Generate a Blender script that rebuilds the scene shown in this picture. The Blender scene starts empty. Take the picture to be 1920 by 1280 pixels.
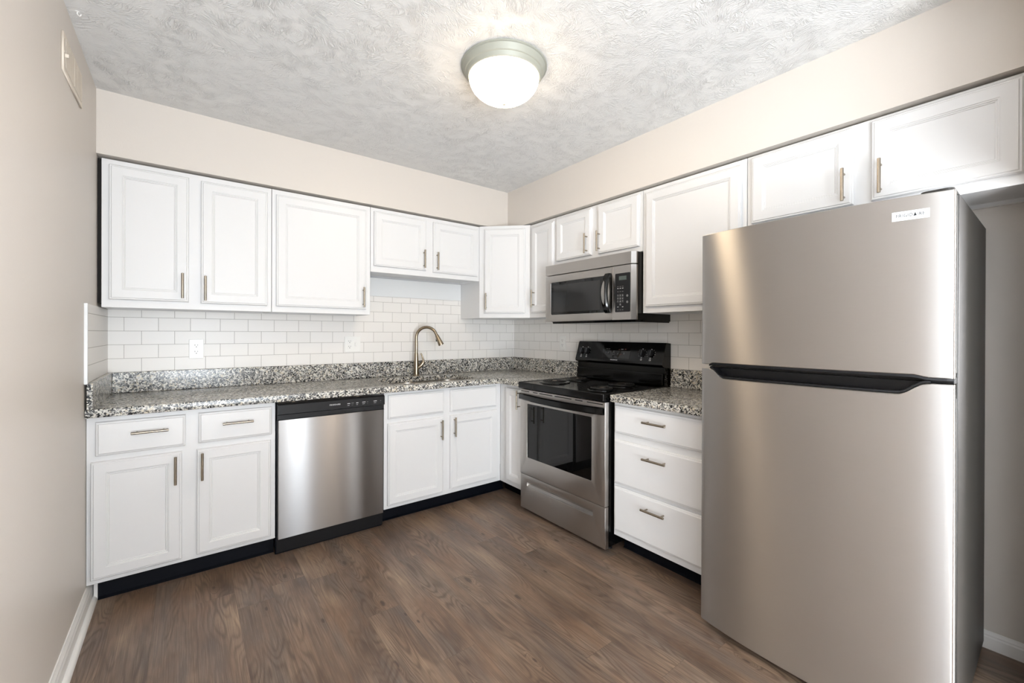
import bpy, bmesh, math, random
from mathutils import Matrix, Vector
random.seed(7)
D = bpy.data; S = bpy.context.scene; COL = S.collection
R = math.radians
# ------------------------------------------------------------------ camera
cd = D.cameras.new('camera'); cam = D.objects.new('camera', cd); COL.objects.link(cam)
cd.sensor_width = 36; cd.lens = 796.23 / 1920 * 36; cd.shift_y = -14.15 / 1920
cd.clip_start = 0.02; cd.clip_end = 60
cam.matrix_world = (Matrix.Translation((-2.5113, -3.2407, 1.2322)) @ Matrix.Rotation(R(-37.4587), 4, 'Z')
                    @ Matrix.Rotation(R(90 - 0.1063), 4, 'X') @ Matrix.Rotation(R(0.1846), 4, 'Z'))
S.camera = cam
# ------------------------------------------------------------------ world, light, exposure
w = D.worlds.new('sky'); S.world = w; w.use_nodes = True
w.node_tree.nodes['Background'].inputs[0].default_value = (0.85, 0.92, 1, 1)
w.node_tree.nodes['Background'].inputs[1].default_value = 2.5
def area(name, loc, tgt, sx, sy, power, col, spread=180):
    l = D.lights.new(name, 'AREA'); l.shape = 'RECTANGLE'; l.size = sx; l.size_y = sy; l.energy = power; l.color = col; l.spread = math.radians(spread)
    o = D.objects.new(name, l); COL.objects.link(o); o.location = loc
    o.rotation_euler = (Vector(tgt) - Vector(loc)).to_track_quat('-Z', 'Y').to_euler(); return o
area('added_back_daylight', (-2.34, -6.05, 0.98), (-1.6, 0, 0.5), 0.88, 1.8, 33, (0.80, 0.90, 1))  # added unseen daylight, cool fill for the base cabinets
area('added_side_daylight', (-2.80, -4.30, 1.35), (0.2, -3.2, 0.4), 1.5, 1.3, 4, (0.93, 0.96, 1))  # added unseen source, reflected at the refrigerator's right edge
area('added_dining_daylight', (1.55, -4.75, 1.35), (-2.9, -2.4, 1.2), 1.4, 1.3, 62, (0.97, 0.97, 1))  # added unseen source that brightens the left wall
area('added_bounce_uplight', (-2.45, -4.9, 0.12), (-2.42, -4.3, 3), 0.5, 2.2, 86, (0.90, 0.955, 1))  # added unseen uplight for light bounced off the ceiling
S.view_settings.view_transform = 'Standard'; S.view_settings.look = 'None'
S.view_settings.gamma = 1; S.view_settings.use_curve_mapping = False
S.view_settings.exposure = 1.16
# ------------------------------------------------------------------ materials
def mat(name, col=(0.8, 0.8, 0.8), rough=0.5, metal=0.0, **kw):
    m = D.materials.new(name); m.use_nodes = True
    b = m.node_tree.nodes['Principled BSDF']
    b.inputs['Base Color'].default_value = (*col, 1); b.inputs['Roughness'].default_value = rough
    b.inputs['Metallic'].default_value = metal
    for k, v in kw.items():
        b.inputs[k.replace('_', ' ')].default_value = v
    return m
class NT:
    def __init__(s, m):
        s.t = m.node_tree; s.b = s.t.nodes.get('Principled BSDF')
    def n(s, typ, ins=None, **at):
        x = s.t.nodes.new(typ)
        for k, v in at.items(): setattr(x, k, v)
        for k, v in (ins or {}).items(): s.set(x.inputs[k], v)
        return x
    def set(s, sock, v):
        if isinstance(v, bpy.types.NodeSocket): s.t.links.new(v, sock)
        elif isinstance(v, bpy.types.Node): s.t.links.new(v.outputs[0], sock)
        else: sock.default_value = v
    def m(s, op, a, b=0.0, c=0.0):
        x = s.t.nodes.new('ShaderNodeMath'); x.operation = op
        for i, v in enumerate((a, b, c)): s.set(x.inputs[i], v)
        return x.outputs[0]
    def mix(s, f, a, b, mode='MIX'):
        x = s.t.nodes.new('ShaderNodeMix'); x.data_type = 'RGBA'; x.blend_type = mode
        s.set(x.inputs[0], f); s.set(x.inputs[6], a); s.set(x.inputs[7], b); return x.outputs[2]
    def noise(s, vec, scale, detail=2, rough=0.5, dist=0.0, out=0):
        return s.n('ShaderNodeTexNoise', {'Vector': vec, 'Scale': scale, 'Detail': detail, 'Roughness': rough, 'Distortion': dist}).outputs[out]
    def ramp(s, f, stops, interp='LINEAR'):
        x = s.t.nodes.new('ShaderNodeValToRGB'); x.color_ramp.interpolation = interp
        e = x.color_ramp.elements
        while len(e) < len(stops): e.new(0.5)
        for i, (p, c) in enumerate(stops):
            e[i].position = p; e[i].color = (*c, 1) if len(c) == 3 else c
        s.set(x.inputs[0], f); return x.outputs[0]
    def obj(s): return s.n('ShaderNodeTexCoord').outputs['Object']
    def mapping(s, vec, loc=(0, 0, 0), rot=(0, 0, 0), sc=(1, 1, 1)):
        return s.n('ShaderNodeMapping', {'Vector': vec, 'Location': loc, 'Rotation': rot, 'Scale': sc}).outputs[0]
    def bump(s, h, strength, dist, normal=None):
        ins = {'Height': h, 'Strength': strength, 'Distance': dist}
        if normal is not None: ins['Normal'] = normal
        return s.n('ShaderNodeBump', ins).outputs[0]

def c(h):  # sRGB 0-255 -> linear
    return tuple(((v / 255 + 0.055) / 1.055) ** 2.4 if v > 10 else v / 255 / 12.92 for v in h)

M = {}
M['wall'] = mat('greige_wall_paint', c((213, 206, 198)), 0.42)
t = NT(M['wall']); t.set(t.b.inputs['Normal'], t.bump(t.noise(t.obj(), 180, 3), 0.12, 0.002))
M['white'] = mat('white_cabinet_paint', c((223, 223, 223)), 0.36)
t = NT(M['white']); t.set(t.b.inputs['Normal'], t.bump(t.noise(t.obj(), 60, 2), 0.05, 0.002))
M['trim'] = mat('white_trim_paint', c((233, 231, 228)), 0.35)
M['panelwhite'] = mat('white_backing_board', c((226, 227, 226)), 0.5)
t = NT(M['panelwhite'])
v = t.n('ShaderNodeTexVoronoi', {'Vector': t.obj(), 'Scale': 9.0})
t.set(t.b.inputs['Base Color'], t.mix(t.ramp(v.outputs['Distance'], [(0.0, (1, 1, 1)), (0.035, (1, 1, 1)), (0.06, (0, 0, 0))]), (*c((228, 229, 228)), 1), (*c((150, 148, 144)), 1)))
M['kick'] = mat('black_toe_kick_vinyl', (0.003, 0.004, 0.007), 0.45, Specular_IOR_Level=0.15)
M['black'] = mat('black_enamel', (0.003, 0.003, 0.003), 0.12, Specular_IOR_Level=0.28)
M['blackplastic'] = mat('black_plastic', (0.006, 0.006, 0.007), 0.36, Specular_IOR_Level=0.3)
M['blackglass'] = mat('black_oven_glass', (0.003, 0.003, 0.003), 0.03, Specular_IOR_Level=0.42)
M['darkgap'] = mat('dark_gap_shade', (0.006, 0.005, 0.004), 0.9)  # near-black colour stands in for shade in the wall gap
M['darkgrey'] = mat('dark_grey_cabinet_steel', c((50, 48, 45)), 0.45, 0.2)
t = NT(M['darkgrey']); t.set(t.b.inputs['Normal'], t.bump(t.noise(t.obj(), 260, 2), 0.25, 0.001))
M['liner'] = mat('grey_door_liner', c((62, 61, 58)), 0.5)
M['nickel'] = mat('brushed_nickel', c((160, 150, 136)), 0.26, 1.0)
M['faucet'] = mat('bronze_nickel', c((158, 144, 124)), 0.22, 1.0)
M['sink'] = mat('stainless_sink', c((188, 180, 170)), 0.28, 1.0)
M['plastic'] = mat('white_plastic', c((240, 239, 235)), 0.25)
M['slot'] = mat('dark_slot', (0.02, 0.018, 0.016), 0.6)
M['print'] = mat('white_print', c((215, 215, 215)), 0.5)
M['greyprint'] = mat('grey_print', c((112, 112, 112)), 0.5)
M['redprint'] = mat('dim_red_print', c((96, 52, 48)), 0.5)
M['darkprint'] = mat('dark_print', c((92, 94, 96)), 0.5)
M['badge'] = mat('white_badge', c((226, 229, 232)), 0.35)
M['lcd'] = mat('grey_display', c((74, 84, 80)), 0.2)
M['pewter'] = mat('pewter_ring', c((160, 161, 150)), 0.5, 0.1)
M['finial'] = mat('cream_finial', c((214, 196, 166)), 0.4)
M['coil'] = mat('burner_coil', (0.012, 0.011, 0.010), 0.45, 0.4)
M['medal'] = mat('burner_medallion', c((210, 190, 170)), 0.25, 1.0)
M['chrometrim'] = mat('metal_tile_edge', c((205, 205, 203)), 0.3, 0.2)
M['vent'] = mat('cream_vent_paint', c((222, 212, 198)), 0.45)
M['glass_pane'] = mat('window_glass', (1, 1, 1), 0.0, Transmission_Weight=1.0, IOR=1.02)

def steel(name, col, rough, aniso=0.8, cyl=False):
    m = mat(name, col, rough, 1.0, Anisotropic=aniso, Anisotropic_Rotation=0.25)
    t = NT(m)
    tg = t.n('ShaderNodeTangent', direction_type='UV_MAP'); tg.uv_map = 'UVMap'
    t.set(t.b.inputs['Tangent'], tg.outputs[0])
    uv = t.n('ShaderNodeUVMap'); uv.uv_map = 'UVMap'
    st = t.noise(t.mapping(uv.outputs[0], sc=(9, 420, 1)), 1.0, 4, 0.7)
    t.set(t.b.inputs['Base Color'], t.mix(st, (*[x * 0.975 for x in col], 1), (*[min(1, x * 1.025) for x in col], 1)))
    t.set(t.b.inputs['Roughness'], t.m('MULTIPLY_ADD', st, 0.03, rough - 0.015))
    return m
M['steel'] = steel('brushed_stainless_steel', (0.50, 0.48, 0.46), 0.38, 1.0)
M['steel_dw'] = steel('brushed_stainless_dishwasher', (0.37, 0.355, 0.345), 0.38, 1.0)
M['steel_dark'] = steel('brushed_stainless_trim', (0.47, 0.445, 0.42), 0.34, 0.9)

# granite
def granite(name):
    m = mat(name, rough=0.2, Specular_IOR_Level=0.4); t = NT(m); o = t.obj()
    d = t.n('ShaderNodeVectorMath', {0: o, 1: t.n('ShaderNodeVectorMath', {0: t.n('ShaderNodeTexNoise', {'Vector': o, 'Scale': 95.0, 'Detail': 2.0}).outputs['Color'], 3: 0.012}, operation='SCALE').outputs[0]}, operation='ADD').outputs[0]
    v1 = t.n('ShaderNodeTexVoronoi', {'Vector': d, 'Scale': 185.0}).outputs['Color']
    v2 = t.n('ShaderNodeTexVoronoi', {'Vector': d, 'Scale': 105.0}).outputs['Color']
    r1 = t.n('ShaderNodeSeparateColor', {0: v1}).outputs[0]; r2 = t.n('ShaderNodeSeparateColor', {0: v2}).outputs[1]
    n = t.noise(o, 22, 3, 0.6)
    base = t.ramp(r2, [(0, c((218, 215, 206))), (0.34, c((188, 186, 180))), (0.55, c((162, 160, 156))), (0.72, c((204, 195, 177))), (0.84, c((126, 125, 123)))], 'CONSTANT')
    k = t.m('ADD', r1, t.m('MULTIPLY', t.m('SUBTRACT', n, 0.5), 0.9))
    dark = t.ramp(k, [(0, (1, 1, 1)), (0.27, (0.62, 0.62, 0.62)), (0.40, (0, 0, 0))], 'CONSTANT')
    col = t.mix(dark, base, (*c((26, 27, 28)), 1))
    t.set(t.b.inputs['Base Color'], col); return m
M['granite'] = granite('speckled_grey_granite')

# wall tiles
def tiles(name, axis, off, row_shift, bw=0.1493):
    m = mat(name, rough=0.12); t = NT(m)
    sp = t.n('ShaderNodeSeparateXYZ', {0: t.obj()})
    u = t.m('ADD', sp.outputs[axis], off + 0.07465)
    vv = t.m('SUBTRACT', sp.outputs[2], 1.005 - 0.0775 * (4 + row_shift))
    cv = t.n('ShaderNodeCombineXYZ', {0: u, 1: vv})
    br = t.n('ShaderNodeTexBrick', {'Vector': cv, 'Color1': (*c((232, 229, 224)), 1), 'Color2': (*c((235, 232, 228)), 1), 'Mortar': (*c((164, 159, 152)), 1),
                                     'Scale': 1.0, 'Mortar Size': 0.0011, 'Mortar Smooth': 0.1, 'Brick Width': bw, 'Row Height': 0.0775})
    br.offset = 0.5
    t.set(t.b.inputs['Base Color'], br.outputs['Color'])
    t.set(t.b.inputs['Roughness'], t.m('MULTIPLY_ADD', br.outputs['Fac'], 0.4, 0.34))
    t.set(t.b.inputs['Normal'], t.bump(t.m('SUBTRACT', 1.0, br.outputs['Fac']), 0.5, 0.001))
    return m
M['tile_back'] = tiles('white_subway_tile_back', 0, 2.717 + 0.1493 * 4, 0)
M['tile_right'] = tiles('white_subway_tile_right', 1, 0.905 + 0.1493 * 20, 0)
M['tile_left'] = tiles('white_subway_tile_left', 1, 20.0, 0, 7.0)

# ceiling: stomped knock-down plaster
m = mat('stomp_textured_ceiling', c((226, 226, 225)), 0.55); t = NT(m); o = t.obj()
def stomp(sc, off, k):
    oo = t.mapping(o, loc=off)
    wob = t.n('ShaderNodeVectorMath', {0: oo, 1: t.n('ShaderNodeVectorMath', {0: t.n('ShaderNodeTexNoise', {'Vector': oo, 'Scale': 6.0, 'Detail': 2.0}).outputs['Color'], 3: 0.16}, operation='SCALE').outputs[0]}, operation='ADD').outputs[0]
    vo = t.n('ShaderNodeTexVoronoi', {'Vector': wob, 'Scale': sc}, voronoi_dimensions='2D')
    loc = t.n('ShaderNodeVectorMath', {0: wob, 1: vo.outputs['Position']}, operation='SUBTRACT').outputs[0]
    sc_ = t.n('ShaderNodeSeparateColor', {0: vo.outputs['Color']})
    ang = t.m('MULTIPLY', sc_.outputs[0], 6.283)
    rv = t.n('ShaderNodeVectorRotate', {'Vector': loc, 'Angle': ang}, rotation_type='Z_AXIS').outputs[0]
    sx = t.n('ShaderNodeSeparateXYZ', {0: rv})
    fan = t.m('MULTIPLY', sx.outputs[1], t.m('MULTIPLY_ADD', sx.outputs[0], -3.0, 1.0))
    cv = t.n('ShaderNodeCombineXYZ', {0: t.m('MULTIPLY', sx.outputs[0], 17.0), 1: t.m('MULTIPLY', fan, 95.0), 2: t.m('MULTIPLY', sc_.outputs[1], 50.0)}).outputs[0]
    st = t.noise(cv, 1.0, 2, 0.5, 0.5)
    r = t.m('MAXIMUM', t.m('SUBTRACT', 1.0, t.m('MULTIPLY', t.m('ABSOLUTE', t.m('SUBTRACT', st, 0.5)), k)), 0.0)
    return r
m1 = t.ramp(t.noise(o, 14, 2), [(0.35, (0.1, 0.1, 0.1)), (0.6, (1, 1, 1))])
ridge = t.m('MAXIMUM', stomp(5.0, (0, 0, 0), 13.0), t.m('MULTIPLY', stomp(6.5, (3.3, 1.7, 0), 15.0), 0.9))
ridge = t.m('MULTIPLY', ridge, m1)
hh = t.m('ADD', ridge, t.m('MULTIPLY', t.noise(o, 90, 3, 0.6), 0.35))
t.set(t.b.inputs['Normal'], t.bump(hh, 0.8, 0.0030)); M['ceiling'] = m

# floor: vinyl planks along Y
m = mat('brown_wood_plank_floor', rough=0.36); t = NT(m); o = t.obj()
sp = t.n('ShaderNodeSeparateXYZ', {0: o}); X, Y = sp.outputs[0], sp.outputs[1]
PW, PL = 0.1463, 1.22
cx = t.m('DIVIDE', t.m('ADD', X, 2.183 + 0.1463 * 40), PW); ix = t.m('FLOOR', cx); fx = t.m('SUBTRACT', cx, ix)
rnd = t.n('ShaderNodeTexWhiteNoise', {'W': ix}, noise_dimensions='1D').outputs['Value']
cy = t.m('ADD', t.m('DIVIDE', t.m('ADD', Y, 30.0), PL), rnd); iy = t.m('FLOOR', cy); fy = t.m('SUBTRACT', cy, iy)
pid = t.n('ShaderNodeCombineXYZ', {0: ix, 1: iy})
prn = t.n('ShaderNodeTexWhiteNoise', {'Vector': pid}, noise_dimensions='2D')
pr = prn.outputs['Value']
lx = t.m('ADD', X, t.m('MULTIPLY', pr, 37.0)); ly = t.m('ADD', Y, t.m('MULTIPLY', pr, 91.0))
pv = t.n('ShaderNodeCombineXYZ', {0: lx, 1: ly}).outputs[0]
# knots
kv = t.n('ShaderNodeTexVoronoi', {'Vector': t.mapping(pv, sc=(6.2, 2.3, 1)), 'Scale': 1.0, 'Randomness': 1.0}, voronoi_dimensions='2D')
ks = t.n('ShaderNodeSeparateColor', {0: kv.outputs['Color']})
kd = t.m('ADD', t.m('MULTIPLY', kv.outputs['Distance'], t.m('MULTIPLY_ADD', ks.outputs[1], 1.4, 0.8)), t.m('MULTIPLY', t.m('GREATER_THAN', ks.outputs[0], 0.45), 5.0))
kd = t.m('ADD', kd, t.m('MULTIPLY', t.m('SUBTRACT', t.noise(pv, 55, 2), 0.5), 0.05))
kfall = t.m('POWER', t.m('MAXIMUM', t.m('SUBTRACT', 1.0, t.m('MULTIPLY', kd, 3.4)), 0.0), 2.0)
field = t.noise(t.mapping(pv, sc=(7.0, 1.1, 1)), 1.0, 2, 0.45, 0.2)
hgt = t.m('ADD', t.m('MULTIPLY', field, 1.0), t.m('MULTIPLY', kfall, 0.35))
rings = t.m('SINE', t.m('MULTIPLY', hgt, 150.0))
rings = t.m('POWER', t.m('MULTIPLY_ADD', rings, 0.5, 0.5), 2.2)
fib = t.noise(t.mapping(pv, sc=(300, 5, 1)), 1.0, 4, 0.7)
fib2 = t.noise(t.mapping(pv, sc=(95, 3.5, 1)), 1.0, 4, 0.7, 0.5)
blot = t.noise(t.mapping(pv, sc=(7, 2.0, 1)), 1.0, 3, 0.55)
blot2 = t.noise(t.mapping(pv, loc=(5, 3, 0), sc=(9, 1.3, 1)), 1.0, 4, 0.6)
colA = t.ramp(blot, [(0.30, c((84, 67, 56))), (0.44, c((118, 96, 79))), (0.56, c((136, 114, 95))), (0.72, c((160, 136, 112)))])
colA = t.mix(t.m('MULTIPLY', t.ramp(blot2, [(0.42, (0, 0, 0)), (0.72, (1, 1, 1))]), 0.9), colA, (*c((98, 91, 87)), 1))
colA = t.mix(t.m('MULTIPLY', t.ramp(fib2, [(0.34, (1, 1, 1)), (0.54, (0, 0, 0))]), 0.5), colA, (*c((86, 68, 56)), 1))
colA = t.mix(t.m('MULTIPLY', t.m('MULTIPLY', rings, t.ramp(t.noise(t.mapping(pv, loc=(9, 1, 0), sc=(8, 2.2, 1)), 1.0, 2), [(0.40, (0, 0, 0)), (0.58, (1, 1, 1))])), 0.75), colA, (*c((82, 64, 52)), 1))
colA = t.mix(t.m('MULTIPLY', t.ramp(fib, [(0.34, (1, 1, 1)), (0.54, (0, 0, 0))]), 0.36), colA, (*c((84, 68, 56)), 1))
colA = t.mix(t.m('MULTIPLY', t.ramp(fib, [(0.52, (0, 0, 0)), (0.70, (1, 1, 1))]), 0.28), colA, (*c((176, 156, 134)), 1))
colA = t.mix(t.m('MULTIPLY', t.ramp(t.noise(t.mapping(pv, loc=(2, 8, 0), sc=(8, 2.6, 1)), 1.0, 3, 0.6), [(0.52, (0, 0, 0)), (0.68, (1, 1, 1))]), 0.30), colA, (*c((128, 96, 72)), 1))
colA = t.mix(t.ramp(kd, [(0.0, (0.85, 0.85, 0.85)), (0.045, (0.75, 0.75, 0.75)), (0.075, (0, 0, 0))]), colA, (*c((70, 56, 46)), 1))
colA = t.mix(1.0, colA, t.n('ShaderNodeCombineColor', {0: t.m('MULTIPLY_ADD', pr, 0.22, 0.90), 1: t.m('MULTIPLY_ADD', pr, 0.22, 0.90), 2: t.m('MULTIPLY_ADD', pr, 0.22, 0.90)}).outputs[0], 'MULTIPLY')
ex = t.m('MINIMUM', fx, t.m('SUBTRACT', 1.0, fx)); ey = t.m('MULTIPLY', t.m('MINIMUM', fy, t.m('SUBTRACT', 1.0, fy)), PL / PW)
edge = t.m('LESS_THAN', t.m('MINIMUM', ex, ey), 0.007)
colA = t.mix(t.m('MULTIPLY', edge, 0.35), colA, (*c((60, 46, 38)), 1))
t.set(t.b.inputs['Base Color'], colA)
t.set(t.b.inputs['Roughness'], t.m('MULTIPLY_ADD', fib, 0.22, 0.26))
t.set(t.b.inputs['Normal'], t.bump(t.m('ADD', t.m('MULTIPLY', fib, 0.5), t.m('MULTIPLY', t.m('SUBTRACT', 1.0, edge), 1.0)), 0.25, 0.001)); M['floor'] = m

# lamp glass (it gives off the light)
m = mat('lit_frosted_glass', (1, 0.93, 0.8), 0.4); b = m.node_tree.nodes['Principled BSDF']
b.inputs['Emission Color'].default_value = (1.0, 0.79, 0.55, 1); b.inputs['Emission Strength'].default_value = 14.0
t = NT(m)      # bulbs sit over the middle of the bowl: the rim glows less
zz = t.m('MINIMUM', t.m('MAXIMUM', t.m('DIVIDE', t.n('ShaderNodeSeparateXYZ', {0: t.obj()}).outputs[2], 0.104), 0.0), 1.0)
t.set(t.b.inputs['Emission Strength'], t.m('MULTIPLY_ADD', t.m('POWER', zz, 0.8), -16.5, 20.5))
M['lamp'] = m

# ------------------------------------------------------------------ mesh helpers
def boxuv(me):
    uv = me.uv_layers.new(name='UVMap')
    for p in me.polygons:
        n = p.normal; ax = max(range(3), key=lambda i: abs(n[i]))
        for li in p.loop_indices:
            q = me.vertices[me.loops[li].vertex_index].co
            uv.data[li].uv = (q.x, q.y) if ax == 2 else ((q.x, q.z) if ax == 1 else (q.y, q.z))
def obj(name, bm, mt, parent=None, loc=(0, 0, 0), smooth=False, rot=(0, 0, 0)):
    bmesh.ops.recalc_face_normals(bm, faces=bm.faces[:])
    me = D.meshes.new(name); bm.to_mesh(me); bm.free(); me.materials.append(mt)
    boxuv(me)
    if smooth:
        for p in me.polygons: p.use_smooth = True
        me.set_sharp_from_angle(angle=R(38))
    o = D.objects.new(name, me); COL.objects.link(o); o.location = loc; o.rotation_euler = rot
    if parent: o.parent = parent
    return o
def tag(o, label=None, cat=None, group=None, kind=None):
    if label: o['label'] = label
    if cat: o['category'] = cat
    if group: o['group'] = group
    if kind: o['kind'] = kind
    return o
def thing(name, label, cat, loc, rz=0, group=None):
    o = D.objects.new(name, None); COL.objects.link(o); o.location = loc; o.rotation_euler = (0, 0, R(rz))
    o.empty_display_size = 0.1
    return tag(o, label, cat, group)
def box(bm, x0, x1, y0, y1, z0, z1, bev=0, seg=2, edges=None):
    vs = [bm.verts.new((x, y, z)) for x in (x0, x1) for y in (y0, y1) for z in (z0, z1)]
    F = [(0, 1, 3, 2), (4, 6, 7, 5), (0, 4, 5, 1), (2, 3, 7, 6), (0, 2, 6, 4), (1, 5, 7, 3)]
    fs = [bm.faces.new([vs[i] for i in f]) for f in F]
    if bev:
        es = {e for f in fs for e in f.edges}
        bmesh.ops.bevel(bm, geom=list(es), offset=bev, segments=seg, affect='EDGES', profile=0.5)
def B(*a, **k):
    bm = bmesh.new(); box(bm, *a, **k); return bm
def prism(bm, pts, z0, z1, mtx=None):
    lo = [bm.verts.new((x, y, z0)) for x, y in pts]; hi = [bm.verts.new((x, y, z1)) for x, y in pts]
    n = len(pts); bm.faces.new(lo[::-1]); bm.faces.new(hi)
    for i in range(n): bm.faces.new((lo[i], lo[(i + 1) % n], hi[(i + 1) % n], hi[i]))
    if mtx is not None: bmesh.ops.transform(bm, matrix=mtx, verts=lo + hi)
def prism_x(bm, pts, x0, x1):   # pts = (y, z) section swept along x
    a = [bm.verts.new((x0, y, z)) for y, z in pts]; b2 = [bm.verts.new((x1, y, z)) for y, z in pts]
    n = len(pts); bm.faces.new(a); bm.faces.new(b2[::-1])
    for i in range(n): bm.faces.new((a[i], b2[i], b2[(i + 1) % n], a[(i + 1) % n]))
def tube(bm, pts, rad, seg=16, cap=True):
    pts = [Vector(p) for p in pts]; n = len(pts)
    rad = rad if isinstance(rad, (list, tuple)) else [rad] * n
    rings = []; up = None
    for i, p in enumerate(pts):
        d = (pts[min(i + 1, n - 1)] - pts[max(i - 1, 0)]).normalized()
        if up is None: up = d.orthogonal().normalized()
        up = (up - d * up.dot(d)).normalized(); s = d.cross(up)
        rings.append([bm.verts.new(p + (up * math.cos(a) + s * math.sin(a)) * rad[i]) for a in [2 * math.pi * k / seg for k in range(seg)]])
    for i in range(n - 1):
        for k in range(seg):
            bm.faces.new((rings[i][k], rings[i][(k + 1) % seg], rings[i + 1][(k + 1) % seg], rings[i + 1][k]))
    if cap: bm.faces.new(rings[0][::-1]); bm.faces.new(rings[-1])
def lathe(bm, prof, cx=0, cy=0, seg=48, mtx=None):   # prof = (r, z)
    rings = []; allv = []
    for r, z in prof:
        if r < 1e-6: v = [bm.verts.new((cx, cy, z))]
        else: v = [bm.verts.new((cx + r * math.cos(2 * math.pi * k / seg), cy + r * math.sin(2 * math.pi * k / seg), z)) for k in range(seg)]
        rings.append(v); allv += v
    for a, b2 in zip(rings, rings[1:]):
        for k in range(seg):
            k2 = (k + 1) % seg
            if len(a) == 1 and len(b2) == 1: continue
            if len(a) == 1: bm.faces.new((a[0], b2[k], b2[k2]))
            elif len(b2) == 1: bm.faces.new((a[k], b2[0], a[k2]))
            else: bm.faces.new((a[k], b2[k], b2[k2], a[k2]))
    if mtx is not None: bmesh.ops.transform(bm, matrix=mtx, verts=allv)
def cyl_y(bm, x, z, r, y0, y1, seg=24, r2=None):
    r2 = r if r2 is None else r2
    a = [bm.verts.new((x + r * math.cos(2 * math.pi * k / seg), y0, z + r * math.sin(2 * math.pi * k / seg))) for k in range(seg)]
    b2 = [bm.verts.new((x + r2 * math.cos(2 * math.pi * k / seg), y1, z + r2 * math.sin(2 * math.pi * k / seg))) for k in range(seg)]
    bm.faces.new(a); bm.faces.new(b2[::-1])
    for k in range(seg): bm.faces.new((a[k], b2[k], b2[(k + 1) % seg], a[(k + 1) % seg]))
def ring_panel(rings, w, h):    # successive (inset, depth) rectangles, front faces -Y
    bm = bmesh.new(); L = []
    for ins, dp in rings:
        L.append([bm.verts.new(q) for q in ((ins, -dp, ins), (w - ins, -dp, ins), (w - ins, -dp, h - ins), (ins, -dp, h - ins))])
    bm.faces.new(L[0][::-1])
    for a, b2 in zip(L, L[1:]):
        for k in range(4): bm.faces.new((a[k], a[(k + 1) % 4], b2[(k + 1) % 4], b2[k]))
    bm.faces.new(L[-1]); return bm
def curve_plate(loops, z0, z1, bev=0.0):    # filled outlines with holes -> bmesh
    cu = D.curves.new('c', 'CURVE'); cu.dimensions = '2D'; cu.fill_mode = 'BOTH'
    cu.extrude = (z1 - z0) / 2 - bev; cu.bevel_depth = bev; cu.bevel_resolution = 2; cu.offset = -bev
    for lp in loops:
        s = cu.splines.new('POLY'); s.points.add(len(lp) - 1); s.use_cyclic_u = True
        for i, (x, y) in enumerate(lp): s.points[i].co = (x, y, 0, 1)
    o = D.objects.new('c', cu); COL.objects.link(o)
    me = o.to_mesh(); bm = bmesh.new(); bm.from_mesh(me); o.to_mesh_clear()
    D.objects.remove(o); D.curves.remove(cu)
    bmesh.ops.translate(bm, vec=(0, 0, (z0 + z1) / 2), verts=bm.verts)
    bmesh.ops.remove_doubles(bm, verts=bm.verts, dist=1e-5)
    return bm
def text(body, x, y, z, width, height, mt, parent, name='lettering', label=None):   # reads towards -Y, left-bottom at x,z
    cu = D.curves.new('t', 'FONT'); cu.body = body; cu.size = 1; cu.extrude = 0.0; cu.fill_mode = 'FRONT'; cu.offset = 0.010; cu.space_character = 1.15
    o = D.objects.new('t', cu); COL.objects.link(o); me0 = o.to_mesh(); bm = bmesh.new(); bm.from_mesh(me0); o.to_mesh_clear()
    D.objects.remove(o); D.curves.remove(cu)
    xs = [v.co.x for v in bm.verts]; ys = [v.co.y for v in bm.verts]
    sx = width / (max(xs) - min(xs)); sy = height / (max(ys) - min(ys)); mx, my = min(xs), min(ys)
    for v in bm.verts: v.co = Vector(((v.co.x - mx) * sx, 0, (v.co.y - my) * sy))
    me = D.meshes.new(name); bm.to_mesh(me); bm.free(); me.materials.append(mt)
    q = D.objects.new(name, me); COL.objects.link(q); q.location = (x, y, z); q.parent = parent
    if label: q['label'] = label
    return q
def rrect(x0, x1, y0, y1, r, n=6):
    P = []
    for cx_, cy_, a0 in ((x1 - r, y1 - r, 0), (x0 + r, y1 - r, 90), (x0 + r, y0 + r, 180), (x1 - r, y0 + r, 270)):
        for k in range(n + 1):
            a = R(a0 + 90 * k / n); P.append((cx_ + r * math.cos(a), cy_ + r * math.sin(a)))
    return P

# ------------------------------------------------------------------ room shell
def struct(name, bm, mt, label=None, parent=None):
    o = obj(name, bm, mt, parent)
    return tag(o, label, None, None, 'structure') if parent is None else o
XL, XR, YS, ZC = -2.866, 0.0, -6.2, 2.430
struct('floor', B(XL - .1, 1.7, YS - .1, 0.1, -0.1, 0), M['floor'], 'brown wood-look plank floor')
struct('ceiling', B(XL - .1, 1.7, YS - .1, 0.1, ZC, ZC + .1), M['ceiling'], 'white stomp-textured ceiling')
wb = struct('wall_back', B(XL, 0, 0, 0.1, 0, ZC), M['wall'], 'greige wall behind the sink run')
bm = bmesh.new()                                    # left wall with a hole for the added window beyond the kitchen
box(bm, XL - .1, XL, -3.50, 0.1, 0, ZC); box(bm, XL - .1, XL, YS, -5.10, 0, ZC)
box(bm, XL - .1, XL, -5.10, -3.50, 0, 0.65); box(bm, XL - .1, XL, -5.10, -3.50, 2.05, ZC)
wl = struct('wall_left', bm, M['wall'], 'greige wall on the left side')
wr = struct('wall_right', B(0, 0.1, -3.175, 0.1, 0, ZC), M['wall'], 'greige wall behind range and refrigerator')
bm = B(-0.33, 1.6, -3.29, -3.176, 0, ZC); box(bm, -0.66, -0.33, -3.30, -3.19, 1.70, ZC)  # upper box is added out of view to shade the cabinets over the refrigerator
struct('wall_right_return_blocker', bm, M['wall'], 'wall return beyond the refrigerator with added light-blocking upper box')
bm = bmesh.new()
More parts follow.
